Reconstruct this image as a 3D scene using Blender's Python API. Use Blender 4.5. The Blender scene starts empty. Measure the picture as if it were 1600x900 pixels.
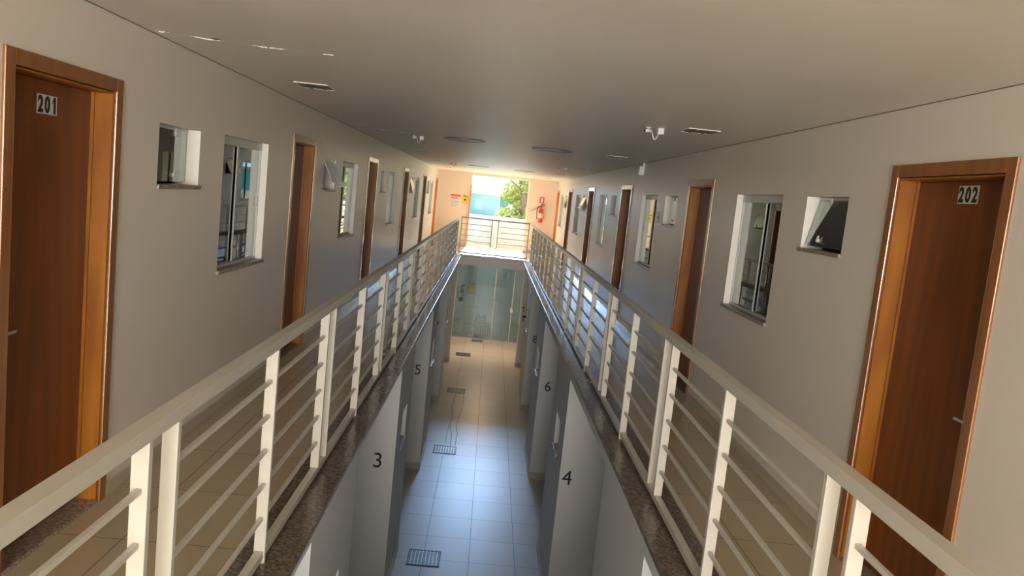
import bpy, bmesh, math, random
from mathutils import Vector, Matrix
random.seed(7)
SC = bpy.context.scene
COL = SC.collection
PI = math.pi

# ---------------------------------------------------------------- camera
cam_d = bpy.data.cameras.new('camera'); cam = bpy.data.objects.new('camera', cam_d); COL.objects.link(cam)
_m = ((0.9944019342, 0.0997835467, 0.0347568586),
      (-0.0228747127, -0.1178437027, 0.9927686585),
      (0.1031578438, -0.9880061274, -0.1149014862))       # columns: image right, image down, forward
cam.matrix_world = Matrix(((_m[0][0], -_m[0][1], -_m[0][2], 0.0),
                           (_m[1][0], -_m[1][1], -_m[1][2], 0.0),
                           (_m[2][0], -_m[2][1], -_m[2][2], 1.795),
                           (0, 0, 0, 1)))
cam_d.sensor_width = 36.0; cam_d.lens = 1223.58 / 1600 * 36.0
cam_d.clip_start = 0.05; cam_d.clip_end = 300
SC.camera = cam

# ---------------------------------------------------------------- view, sky, sun, daylight
SC.view_settings.view_transform = 'Standard'; SC.view_settings.look = 'None'
SC.view_settings.gamma = 1.0; SC.view_settings.use_curve_mapping = False
SC.view_settings.exposure = 0.0
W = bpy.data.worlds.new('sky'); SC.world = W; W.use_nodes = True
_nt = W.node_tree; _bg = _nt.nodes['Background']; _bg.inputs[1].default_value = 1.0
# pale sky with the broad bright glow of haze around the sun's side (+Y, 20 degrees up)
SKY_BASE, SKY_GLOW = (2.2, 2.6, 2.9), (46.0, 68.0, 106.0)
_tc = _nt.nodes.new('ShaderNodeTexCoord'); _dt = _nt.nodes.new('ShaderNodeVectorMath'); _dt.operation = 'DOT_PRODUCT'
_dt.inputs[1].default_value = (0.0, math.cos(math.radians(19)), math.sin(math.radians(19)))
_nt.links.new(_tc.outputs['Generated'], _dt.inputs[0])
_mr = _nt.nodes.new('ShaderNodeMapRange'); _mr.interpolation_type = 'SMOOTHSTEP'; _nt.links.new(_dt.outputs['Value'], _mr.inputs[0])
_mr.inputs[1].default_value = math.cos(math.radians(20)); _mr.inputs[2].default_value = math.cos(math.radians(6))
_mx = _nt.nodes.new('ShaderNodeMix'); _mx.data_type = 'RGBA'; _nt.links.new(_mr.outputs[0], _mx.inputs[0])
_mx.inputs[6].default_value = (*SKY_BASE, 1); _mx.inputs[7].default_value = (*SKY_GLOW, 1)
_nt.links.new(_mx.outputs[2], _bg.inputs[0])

def lamp(name, kind, loc, aim, energy, color, **kw):
    d = bpy.data.lights.new(name, kind); d.energy = energy; d.color = color
    for k, v in kw.items(): setattr(d, k, v)
    o = bpy.data.objects.new(name, d); COL.objects.link(o); o.location = loc
    o.rotation_euler = (Vector(aim) - Vector(loc)).to_track_quat('-Z', 'Y').to_euler()
    return o
SUN = lamp('sun', 'SUN', (0.6, 48.4, 14.3), (0.2, 26.45, 0), 60.0, (1.0, 0.87, 0.73), angle=0.01)
# daylight entering by the tall window of the stair hall behind the camera
DAY = lamp('stair_window_daylight', 'AREA', (0.1, -7.3, 1.55), (0.1, 6, 1.3), 790, (1.0, 0.94, 0.86), shape='RECTANGLE', size=3.4, size_y=1.8)
# the portal tells the renderer where sky light enters at the far end; it emits nothing itself
PORT = lamp('end_opening_portal', 'AREA', (0.18, 26.62, 1.2), (0.18, 20, 1.2), 1, (1, 1, 1), shape='RECTANGLE', size=2.0, size_y=2.45)
PORT.data.cycles.is_portal = True
# added unseen fill that brightens the room behind the lower glass front
ROOM_FILL = lamp('added_room_fill', 'AREA', (0.2, 28.2, -0.45), (0.2, 28.2, -3), 9, (1.0, 1.0, 0.95), shape='RECTANGLE', size=1.2, size_y=0.6)
# added warm fill, unseen under the far landing, brightens the lower floor
LANDING_FILL = lamp('added_landing_fill', 'AREA', (0.15, 24.3, -0.335), (0.15, 24.3, -3), 52, (1.0, 0.68, 0.42), shape='DISK', size=0.3)
# added cool fill for the void, unseen behind and below the camera
VOID_FILL = lamp('added_void_fill', 'AREA', (0.15, -1.2, -1.6), (0.15, 9, -2.6), 1.5, (0.86, 0.93, 1.0), shape='RECTANGLE', size=1.6, size_y=2.0)

# ---------------------------------------------------------------- constants
XL, XR = -1.9, 2.105            # corridor walls
VL, VR = -0.83, 1.11            # walls of the ground floor void
CL, CR = -0.752, 1.028          # outer edges of the copings
HC = 2.468                      # ceiling
ZL = -3.12                      # ground floor
SLAB = -0.25
YE = 26.45                      # end wall
YV0, YV1 = 0.35, 22.45          # void
YN = -7.4                       # wall behind the camera

# ---------------------------------------------------------------- materials
def new_mat(name):
    m = bpy.data.materials.new(name); m.use_nodes = True
    nt = m.node_tree; return m, nt, nt.nodes['Principled BSDF']
def nd(nt, t, **kw):
    n = nt.nodes.new(t)
    for k, v in kw.items():
        if k.startswith('_'): setattr(n, k[1:], v)
        else: n.inputs[k.replace('__', ' ')].default_value = v
    return n
def plain(name, col, rough=0.5, metal=0.0, bump=0.0, scale=40, vary=0.0, vscale=3.0, spec=None):
    m, nt, b = new_mat(name); L = nt.links
    b.inputs['Base Color'].default_value = (*col, 1); b.inputs['Roughness'].default_value = rough
    b.inputs['Metallic'].default_value = metal
    if spec is not None: b.inputs['Specular IOR Level'].default_value = spec
    tc = nd(nt, 'ShaderNodeTexCoord')
    if bump:
        n = nd(nt, 'ShaderNodeTexNoise', Scale=scale, Detail=3.0); bp = nd(nt, 'ShaderNodeBump', Strength=bump, Distance=0.01)
        L.new(tc.outputs['Object'], n.inputs['Vector']); L.new(n.outputs['Fac'], bp.inputs['Height']); L.new(bp.outputs[0], b.inputs['Normal'])
    if vary:
        n = nd(nt, 'ShaderNodeTexNoise', Scale=vscale, Detail=4.0); mx = nd(nt, 'ShaderNodeMix', _data_type='RGBA')
        mx.inputs[6].default_value = (*[c * (1 - vary) for c in col], 1); mx.inputs[7].default_value = (*[min(1, c * (1 + vary)) for c in col], 1)
        L.new(tc.outputs['Object'], n.inputs['Vector']); L.new(n.outputs['Fac'], mx.inputs[0]); L.new(mx.outputs[2], b.inputs['Base Color'])
    return m
def emit(name, col, s):
    m, nt, b = new_mat(name); b.inputs['Base Color'].default_value = (*col, 1)
    b.inputs['Emission Color'].default_value = (*col, 1); b.inputs['Emission Strength'].default_value = s
    return m
def tile_mat(name, col, grout, px, py, ox, oy, rough, gw=0.006, vary=0.06, bumpy=0.05):
    m, nt, b = new_mat(name); L = nt.links
    tc = nd(nt, 'ShaderNodeTexCoord'); sp = nd(nt, 'ShaderNodeSeparateXYZ'); L.new(tc.outputs['Object'], sp.inputs[0])
    outs = []
    for ax, p, o in (('X', px, ox), ('Y', py, oy)):
        a = nd(nt, 'ShaderNodeMath', _operation='SUBTRACT'); L.new(sp.outputs[ax], a.inputs[0]); a.inputs[1].default_value = o - p * 100
        d = nd(nt, 'ShaderNodeMath', _operation='DIVIDE'); L.new(a.outputs[0], d.inputs[0]); d.inputs[1].default_value = p
        f = nd(nt, 'ShaderNodeMath', _operation='FRACT'); L.new(d.outputs[0], f.inputs[0])
        c = nd(nt, 'ShaderNodeMath', _operation='COMPARE'); L.new(f.outputs[0], c.inputs[0]); c.inputs[1].default_value = 0.0; c.inputs[2].default_value = gw / p
        fl = nd(nt, 'ShaderNodeMath', _operation='FLOOR'); L.new(d.outputs[0], fl.inputs[0])
        outs.append((c, fl))
    mxx = nd(nt, 'ShaderNodeMath', _operation='MAXIMUM'); L.new(outs[0][0].outputs[0], mxx.inputs[0]); L.new(outs[1][0].outputs[0], mxx.inputs[1])
    cb = nd(nt, 'ShaderNodeCombineXYZ'); L.new(outs[0][1].outputs[0], cb.inputs[0]); L.new(outs[1][1].outputs[0], cb.inputs[1])
    wn = nd(nt, 'ShaderNodeTexWhiteNoise'); L.new(cb.outputs[0], wn.inputs['Vector'])
    no = nd(nt, 'ShaderNodeTexNoise', Scale=5.0, Detail=6.0); L.new(tc.outputs['Object'], no.inputs['Vector'])
    ad = nd(nt, 'ShaderNodeMath', _operation='ADD'); L.new(wn.outputs['Value'], ad.inputs[0]); L.new(no.outputs['Fac'], ad.inputs[1])
    hf = nd(nt, 'ShaderNodeMath', _operation='MULTIPLY'); L.new(ad.outputs[0], hf.inputs[0]); hf.inputs[1].default_value = 0.5
    mx = nd(nt, 'ShaderNodeMix', _data_type='RGBA'); L.new(hf.outputs[0], mx.inputs[0])
    mx.inputs[6].default_value = (*[c * (1 - vary) for c in col], 1); mx.inputs[7].default_value = (*[c * (1 + vary) for c in col], 1)
    m2 = nd(nt, 'ShaderNodeMix', _data_type='RGBA'); L.new(mxx.outputs[0], m2.inputs[0]); L.new(mx.outputs[2], m2.inputs[6]); m2.inputs[7].default_value = (*grout, 1)
    L.new(m2.outputs[2], b.inputs['Base Color'])
    rg = nd(nt, 'ShaderNodeMapRange'); L.new(mxx.outputs[0], rg.inputs[0]); rg.inputs[3].default_value = rough; rg.inputs[4].default_value = 0.8
    L.new(rg.outputs[0], b.inputs['Roughness'])
    iv = nd(nt, 'ShaderNodeMath', _operation='SUBTRACT'); iv.inputs[0].default_value = 1.0; L.new(mxx.outputs[0], iv.inputs[1])
    bp = nd(nt, 'ShaderNodeBump', Strength=0.35, Distance=0.002); L.new(iv.outputs[0], bp.inputs['Height'])
    bp2 = nd(nt, 'ShaderNodeBump', Strength=bumpy, Distance=0.01); L.new(no.outputs['Fac'], bp2.inputs['Height']); L.new(bp.outputs[0], bp2.inputs['Normal'])
    L.new(bp2.outputs[0], b.inputs['Normal'])
    return m
def wood_mat(name, c1, c2, rough=0.3, figure=6.0, axis_scale=(14, 14, 0.7), coat=0.0):
    m, nt, b = new_mat(name); L = nt.links
    tc = nd(nt, 'ShaderNodeTexCoord'); mp = nd(nt, 'ShaderNodeMapping'); mp.inputs['Scale'].default_value = axis_scale
    L.new(tc.outputs['Object'], mp.inputs['Vector'])
    n = nd(nt, 'ShaderNodeTexNoise', Scale=1.0, Detail=5.0, Distortion=1.2); L.new(mp.outputs[0], n.inputs['Vector'])
    w = nd(nt, 'ShaderNodeTexWave', Scale=figure, Distortion=6.0, Detail=2.0); w.wave_type = 'RINGS'
    mp2 = nd(nt, 'ShaderNodeMapping'); mp2.inputs['Scale'].default_value = (1, 1, 0.12); L.new(tc.outputs['Object'], mp2.inputs['Vector']); L.new(mp2.outputs[0], w.inputs['Vector'])
    a = nd(nt, 'ShaderNodeMath', _operation='ADD'); L.new(n.outputs['Fac'], a.inputs[0])
    s = nd(nt, 'ShaderNodeMath', _operation='MULTIPLY'); L.new(w.outputs['Fac'], s.inputs[0]); s.inputs[1].default_value = 0.35; L.new(s.outputs[0], a.inputs[1])
    r = nd(nt, 'ShaderNodeValToRGB'); r.color_ramp.elements[0].position = 0.3; r.color_ramp.elements[1].position = 0.95
    r.color_ramp.elements[0].color = (*c1, 1); r.color_ramp.elements[1].color = (*c2, 1)
    L.new(a.outputs[0], r.inputs[0]); L.new(r.outputs[0], b.inputs['Base Color']); b.inputs['Roughness'].default_value = rough
    b.inputs['Coat Weight'].default_value = coat; b.inputs['Coat Roughness'].default_value = 0.14; b.inputs['Coat IOR'].default_value = 1.6
    bp = nd(nt, 'ShaderNodeBump', Strength=0.04, Distance=0.005); L.new(n.outputs['Fac'], bp.inputs['Height']); L.new(bp.outputs[0], b.inputs['Normal'])
    return m
def granite_mat(name, base, dark, light, rough, joint=None):
    m, nt, b = new_mat(name); L = nt.links
    tc = nd(nt, 'ShaderNodeTexCoord')
    v = nd(nt, 'ShaderNodeTexNoise', Scale=55.0, Detail=5.0); L.new(tc.outputs['Object'], v.inputs['Vector'])
    r = nd(nt, 'ShaderNodeValToRGB'); e = r.color_ramp.elements
    e[0].position = 0.36; e[0].color = (*dark, 1); e[1].position = 0.66; e[1].color = (*light, 1)
    k = e.new(0.5); k.color = (*base, 1); L.new(v.outputs['Fac'], r.inputs[0])
    out = r.outputs[0]
    if joint:
        sp = nd(nt, 'ShaderNodeSeparateXYZ'); L.new(tc.outputs['Object'], sp.inputs[0])
        d = nd(nt, 'ShaderNodeMath', _operation='DIVIDE'); L.new(sp.outputs['Y'], d.inputs[0]); d.inputs[1].default_value = joint
        f = nd(nt, 'ShaderNodeMath', _operation='FRACT'); L.new(d.outputs[0], f.inputs[0])
        c = nd(nt, 'ShaderNodeMath', _operation='COMPARE'); L.new(f.outputs[0], c.inputs[0]); c.inputs[1].default_value = 0.5; c.inputs[2].default_value = 0.004 / joint
        mx = nd(nt, 'ShaderNodeMix', _data_type='RGBA'); L.new(c.outputs[0], mx.inputs[0]); L.new(out, mx.inputs[6]); mx.inputs[7].default_value = (*dark, 1); out = mx.outputs[2]
    L.new(out, b.inputs['Base Color']); b.inputs['Roughness'].default_value = rough
    bp = nd(nt, 'ShaderNodeBump', Strength=0.05, Distance=0.003); L.new(v.outputs['Fac'], bp.inputs['Height']); L.new(bp.outputs[0], b.inputs['Normal'])
    return m
def glass_mat(name, tint, refl=1.0, ior=1.5, rough=0.01):
    m = bpy.data.materials.new(name); m.use_nodes = True; nt = m.node_tree; nt.nodes.clear(); L = nt.links
    o = nd(nt, 'ShaderNodeOutputMaterial'); t = nd(nt, 'ShaderNodeBsdfTransparent'); g = nd(nt, 'ShaderNodeBsdfGlossy')
    t.inputs[0].default_value = (*tint, 1); g.inputs['Roughness'].default_value = rough; g.inputs[0].default_value = (0.95, 1, 0.98, 1)
    fr = nd(nt, 'ShaderNodeFresnel', IOR=ior); mu = nd(nt, 'ShaderNodeMath', _operation='MULTIPLY'); mu.use_clamp = True
    L.new(fr.outputs[0], mu.inputs[0]); mu.inputs[1].default_value = refl
    mx = nd(nt, 'ShaderNodeMixShader'); L.new(mu.outputs[0], mx.inputs[0]); L.new(t.outputs[0], mx.inputs[1]); L.new(g.outputs[0], mx.inputs[2]); L.new(mx.outputs[0], o.inputs[0])
    return m
M = {}
M['wall'] = plain('wall_paint', (0.78, 0.725, 0.65), 0.34, bump=0.12, scale=9, vary=0.03, vscale=1.3)
M['lowwall'] = plain('ground_floor_paint', (0.70, 0.685, 0.655), 0.45, bump=0.08, scale=9, vary=0.02)
M['peach'] = plain('end_wall_peach_bounce', (0.84, 0.70, 0.59), 0.5, bump=0.08, scale=9)  # peach of the warm sun bounce is put into this base colour
M['white'] = plain('white_paint', (0.84, 0.82, 0.77), 0.4)
M['rail'] = plain('railing_enamel', (0.60, 0.575, 0.505), 0.32, bump=0.05, scale=60, vary=0.03, vscale=8)
M['tile'] = tile_mat('walkway_tile', (0.50, 0.41, 0.28), (0.16, 0.12, 0.08), 0.63, 0.64, -1.595, 3.587, 0.2)
M['lowtile'] = tile_mat('ground_floor_tile', (0.62, 0.59, 0.54), (0.22, 0.2, 0.18), 0.62, 0.712, 0.15, 10.02, 0.36, gw=0.007, bumpy=0.12)
M['skirt'] = plain('skirting_tile', (0.52, 0.46, 0.36), 0.15)
M['lowskirt'] = plain('ground_skirting_tile', (0.5, 0.46, 0.4), 0.3)
M['leaf'] = wood_mat('door_leaf_wood', (0.13, 0.034, 0.002), (0.20, 0.052, 0.004), 0.42, 3.0, coat=0.12)
M['casing'] = wood_mat('door_casing_wood', (0.22, 0.078, 0.012), (0.32, 0.116, 0.020), 0.3, 4.0, coat=0.9)
M['jamb'] = wood_mat('door_jamb_wood', (0.24, 0.075, 0.006), (0.36, 0.135, 0.014), 0.36, 9.0)
M['granite'] = granite_mat('coping_granite', (0.155, 0.115, 0.085), (0.075, 0.055, 0.04), (0.26, 0.205, 0.165), 0.2, joint=1.1)
M['sill'] = granite_mat('sill_granite', (0.28, 0.215, 0.165), (0.13, 0.09, 0.065), (0.42, 0.35, 0.29), 0.35)
M['alu'] = plain('white_aluminium', (0.62, 0.64, 0.62), 0.35)
M['chrome'] = plain('chrome', (0.8, 0.8, 0.8), 0.18, metal=1.0)
M['black'] = plain('black_paint', (0.012, 0.012, 0.013), 0.4)
M['plate'] = plain('number_plate_vinyl', (0.66, 0.66, 0.64), 0.35)
M['glass'] = glass_mat('window_glass', (0.62, 0.70, 0.67), 2.2)
M['glassclear'] = glass_mat('clear_glass', (0.80, 0.90, 0.92), 1.6)
M['glassbalcony'] = glass_mat('bluish_balcony_glass', (0.88, 0.97, 1.0), 0.25, rough=0.12)
M['glasslow'] = glass_mat('green_glass', (0.66, 0.72, 0.69), 1.6)
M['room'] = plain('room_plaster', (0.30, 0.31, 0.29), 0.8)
M['ivory'] = plain('bathroom_tile', (0.78, 0.78, 0.72), 0.25)
M['pvc'] = plain('white_plastic', (0.8, 0.8, 0.77), 0.4)
M['grey'] = plain('grey_metal', (0.32, 0.33, 0.34), 0.35, metal=0.7)
M['iron'] = plain('dark_iron', (0.05, 0.055, 0.06), 0.45, metal=0.6)
M['red'] = plain('red_paint', (0.75, 0.06, 0.07), 0.35)
M['paperred'] = plain('red_print', (0.8, 0.10, 0.14), 0.5)
M['paper'] = plain('white_paper', (0.82, 0.74, 0.68), 0.6)
M['yellow'] = plain('yellow_paper', (0.78, 0.62, 0.08), 0.6)
M['orange'] = wood_mat('orange_frame_wood', (0.62, 0.20, 0.07), (0.75, 0.30, 0.11), 0.35, 4.0)
M['bluish'] = plain('blue_facade', (0.065, 0.20, 0.29), 0.6)
M['bluewindow'] = plain('blue_shaded_glass', (0.14, 0.26, 0.32), 0.3)
M['ochre'] = plain('balcony_tile', (0.42, 0.27, 0.09), 0.5)
M['outwhite'] = plain('parapet_white', (0.24, 0.235, 0.22), 0.6)
M['leafy'] = plain('foliage', (0.34, 0.38, 0.13), 0.6, vary=0.5, vscale=1.5)
M['bark'] = plain('bark', (0.16, 0.11, 0.07), 0.8, bump=0.4)
M['diffuser'] = plain('blue_green_lamp_glass', (0.40, 0.60, 0.63), 0.4)
M['cavity'] = plain('cavity_and_gap_dark', (0.22, 0.20, 0.17), 0.5)  # dark tone shared by fixture plates and the ceiling gap strips
M['jug'] = plain('water_jug', (0.30, 0.55, 0.50), 0.15)
M['crack'] = plain('exposed_plaster', (0.84, 0.79, 0.70), 0.8, bump=0.3, scale=60)
M['crackdark'] = plain('crack_gap', (0.10, 0.08, 0.06), 0.9)

def ceiling_mat():
    m, nt, b = new_mat('ceiling_paint'); L = nt.links
    b.inputs['Base Color'].default_value = (0.82, 0.77, 0.69, 1); b.inputs['Roughness'].default_value = 0.42
    tc = nd(nt, 'ShaderNodeTexCoord'); mp = nd(nt, 'ShaderNodeMapping'); mp.inputs['Scale'].default_value = (0.22, 1.1, 1)
    L.new(tc.outputs['Object'], mp.inputs['Vector'])
    n = nd(nt, 'ShaderNodeTexNoise', Scale=1.6, Detail=2.5); L.new(mp.outputs[0], n.inputs['Vector'])
    bp = nd(nt, 'ShaderNodeBump', Strength=0.35, Distance=0.03); L.new(n.outputs['Fac'], bp.inputs['Height']); L.new(bp.outputs[0], b.inputs['Normal'])
    return m
M['ceiling'] = ceiling_mat()

# ---------------------------------------------------------------- mesh helpers
class MB:
    def __init__(s): s.bm = bmesh.new(); s.mats = []
    def slot(s, m):
        if m not in s.mats: s.mats.append(m)
        return s.mats.index(m)
    def box(s, x0, x1, y0, y1, z0, z1, m=None, bevel=0.0, rot=None):
        bm = bmesh.new(); bmesh.ops.create_cube(bm, size=1)
        for v in bm.verts:
            v.co = Vector(((x0 + x1) / 2 + v.co.x * (x1 - x0), (y0 + y1) / 2 + v.co.y * (y1 - y0), (z0 + z1) / 2 + v.co.z * (z1 - z0)))
        if bevel: bmesh.ops.bevel(bm, geom=bm.edges[:], offset=bevel, segments=2, profile=0.6, affect='EDGES')
        if rot: bmesh.ops.transform(bm, matrix=rot, verts=bm.verts)
        s.merge(bm, m); return s
    def merge(s, bm, m=None, smooth=False):
        i = s.slot(m) if m else 0
        mp = {v: s.bm.verts.new(v.co) for v in bm.verts}
        for f in bm.faces:
            try: g = s.bm.faces.new([mp[v] for v in f.verts])
            except ValueError: continue
            g.material_index = i; g.smooth = smooth or f.smooth
        bm.free()
    def cyl(s, p0, p1, r, m=None, n=16, r2=None):
        p0, p1 = Vector(p0), Vector(p1); d = p1 - p0
        bm = bmesh.new(); bmesh.ops.create_cone(bm, segments=n, radius1=r, radius2=r if r2 is None else r2, depth=d.length, cap_ends=True)
        for f in bm.faces: f.smooth = len(f.verts) == 4
        bmesh.ops.transform(bm, matrix=Matrix.Translation((p0 + p1) / 2) @ d.to_track_quat('Z', 'Y').to_matrix().to_4x4(), verts=bm.verts)
        s.merge(bm, m); return s
    def tube(s, pts, r, m=None, n=8):
        i = s.slot(m) if m else 0; pts = [Vector(p) for p in pts]; rings = []
        for k, p in enumerate(pts):
            t = (pts[min(k + 1, len(pts) - 1)] - pts[max(k - 1, 0)]).normalized()
            a = t.orthogonal().normalized() if k == 0 else (a - t * a.dot(t)).normalized()
            b = t.cross(a)
            rings.append([s.bm.verts.new(p + r * (math.cos(2 * PI * j / n) * a + math.sin(2 * PI * j / n) * b)) for j in range(n)])
        for q, w in zip(rings, rings[1:]):
            for j in range(n):
                f = s.bm.faces.new((q[j], q[(j + 1) % n], w[(j + 1) % n], w[j])); f.smooth = True; f.material_index = i
        for q in (rings[0], rings[-1]):
            f = s.bm.faces.new(q); f.material_index = i
        return s
    def lathe(s, prof, c, m=None, n=24, axis='Z'):
        i = s.slot(m) if m else 0; rings = []
        for r, h in prof:
            ring = []
            for j in range(n):
                a = 2 * PI * j / n; p = Vector((r * math.cos(a), r * math.sin(a), h))
                if axis == 'Y': p = Vector((p.x, p.z, p.y))
                if axis == 'X': p = Vector((p.z, p.x, p.y))
                ring.append(s.bm.verts.new(p + Vector(c)))
            rings.append(ring)
        for q, w in zip(rings, rings[1:]):
            for j in range(n):
                f = s.bm.faces.new((q[j], q[(j + 1) % n], w[(j + 1) % n], w[j])); f.smooth = True; f.material_index = i
        for q in (rings[0], rings[-1]):
            f = s.bm.faces.new(q); f.material_index = i
        return s
    def quad(s, a, b, c, d, m=None):
        f = s.bm.faces.new([s.bm.verts.new(Vector(p)) for p in (a, b, c, d)]); f.material_index = s.slot(m) if m else 0; return f
    def build(s, name, mat, parent=None, normals=True):
        if normals: bmesh.ops.recalc_face_normals(s.bm, faces=s.bm.faces)
        me = bpy.data.meshes.new(name)
        off = parent.get('_w') if parent is not None else None
        off = Vector(off) if off is not None else Vector((0, 0, 0))
        for v in s.bm.verts: v.co -= off
        s.bm.to_mesh(me); s.bm.free()
        for m in (s.mats or [mat]): me.materials.append(M[m])
        o = bpy.data.objects.new(name, me); COL.objects.link(o)
        if parent is not None: o.parent = parent; o['_w'] = tuple(off)
        return o
def tag(o, label, cat=None, group=None, kind=None):
    o['label'] = label
    if cat: o['category'] = cat
    if group: o['group'] = group
    if kind: o['kind'] = kind
    return o
def thing(name, loc, label, cat, group=None, kind=None):
    o = bpy.data.objects.new(name, None); COL.objects.link(o); o.location = loc; o['_w'] = tuple(loc); o.empty_display_size = 0.1
    return tag(o, label, cat, group, kind)
def struct(mb, name, mat, label, cat):
    return tag(mb.build(name, mat), label, cat, kind='structure')
def dup(root, dloc, label, group=None):
    def cp(o, par):
        c = o.copy(); COL.objects.link(c)
        if par is not None: c.parent = par
        for ch in o.children: cp(ch, c)
        return c
    r = cp(root, None); r.location = root.location + Vector(dloc); r['label'] = label
    if group: r['group'] = group
    return r
def text_mesh(body, size, depth, bold=0.0, sx=1.0):
    cu = bpy.data.curves.new('glyphs', 'FONT'); cu.body = body; cu.size = size; cu.extrude = depth; cu.offset = bold; cu.align_x = 'CENTER'; cu.align_y = 'CENTER'
    t = bpy.data.objects.new('glyphs', cu); COL.objects.link(t); bpy.context.view_layer.update()
    me = bpy.data.meshes.new_from_object(t.evaluated_get(bpy.context.evaluated_depsgraph_get()))
    bpy.data.objects.remove(t); bm = bmesh.new(); bm.from_mesh(me); bpy.data.meshes.remove(me)
    bmesh.ops.scale(bm, vec=(sx, 1, 1), verts=bm.verts)
    return bm
def frame(right, up, pos):
    r, u = Vector(right), Vector(up); n = r.cross(u); m = Matrix.Identity(4)
    for i in range(3): m[i][0], m[i][1], m[i][2], m[i][3] = r[i], u[i], n[i], pos[i]
    return m
def numeral_mesh(body, size, depth, bold, sx):
    """digits set one by one; the 1 is drawn with a flag"""
    out = bmesh.new(); adv = size * 0.60 * sx; h = size * 0.70; x = -adv * (len(body) - 1) / 2
    for ch in body:
        if ch == '1':
            b = bmesh.new(); w = size * 0.045 * (sx if bold else 1) + bold; c = x + size * 0.06 * sx
            prof = [(c - w, -h / 2), (c + w, -h / 2), (c + w, h / 2), (c - w * 0.6, h / 2), (c - size * .19 * sx, h * .27), (c - size * .19 * sx, h * .12), (c - w, h * .26)]
            lo = [b.verts.new((p[0], p[1], -depth)) for p in prof]; hi = [b.verts.new((p[0], p[1], depth)) for p in prof]
            b.faces.new(hi); b.faces.new(lo[::-1])
            for k in range(len(prof)): b.faces.new((lo[k], lo[(k + 1) % len(prof)], hi[(k + 1) % len(prof)], hi[k]))
        else:
            b = text_mesh(ch, size, depth, bold, sx); xs_ = [v.co.x for v in b.verts]; ys_ = [v.co.y for v in b.verts]
            k = h / (max(ys_) - min(ys_)); cx_, cy_ = (max(xs_) + min(xs_)) / 2, (max(ys_) + min(ys_)) / 2
            for v in b.verts: v.co.x = (v.co.x - cx_) * k + x; v.co.y = (v.co.y - cy_) * k
        me = bpy.data.meshes.new('g'); b.to_mesh(me); b.free(); out.from_mesh(me); bpy.data.meshes.remove(me); x += adv
    return out
def text_obj(name, body, size, right, up, pos, mat, parent=None, bold=0.0, depth=0.001, sx=1.0):
    bm = numeral_mesh(body, size, depth, bold, sx); bmesh.ops.transform(bm, matrix=frame(right, up, pos), verts=bm.verts)
    mb = MB(); mb.merge(bm); return mb.build(name, mat, parent)
def wall_plane(mb, P, u0, u1, v0, v1, holes, thick, m, mrev=None):
    """wall in (u, v) with rectangular holes; P(u, v, w) maps to world, w = depth into the wall"""
    us = sorted({u0, u1, *[h[0] for h in holes], *[h[1] for h in holes]}); vs = sorted({v0, v1, *[h[2] for h in holes], *[h[3] for h in holes]})
    inh = lambda a, b: any(h[0] < a < h[1] and h[2] < b < h[3] for h in holes)
    for a, b in zip(us, us[1:]):
        for c, d in zip(vs, vs[1:]):
            if inh((a + b) / 2, (c + d) / 2): continue
            mb.quad(P(a, c, 0), P(b, c, 0), P(b, d, 0), P(a, d, 0), m)
            mb.quad(P(a, c, thick), P(a, d, thick), P(b, d, thick), P(b, c, thick), m)
    for a, b, c, d in [*holes, (u0, u1, v0, v1)]:
        for (p, q), (r, s_) in (((a, c), (b, c)), ((b, c), (b, d)), ((b, d), (a, d)), ((a, d), (a, c))):
            mb.quad(P(p, q, 0), P(r, s_, 0), P(r, s_, thick), P(p, q, thick), mrev or m)

# ---------------------------------------------------------------- positions along the two walls
LO = [0.0, 4.31, 8.70, 13.36, 17.86]        # room offsets, left wall
RO = [0.0, 4.38, 8.87, 13.36, 18.00]        # right wall
D_L, D_R = (3.085, 4.035), (3.155, 4.155)    # outer edges of the first door casings
S_L, S_R = (4.505, 5.125), (4.645, 5.27)    # first small windows
T_L, T_R = (5.57, 6.64), (5.715, 6.80)      # first tall windows
SZ, TZ = (1.657, 2.004), (1.06, 2.018)
CAS = 0.065
TH = 0.15
OD_L, OD_R = (25.35, 26.25), (25.25, 26.15)  # last doors by the end wall

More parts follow.
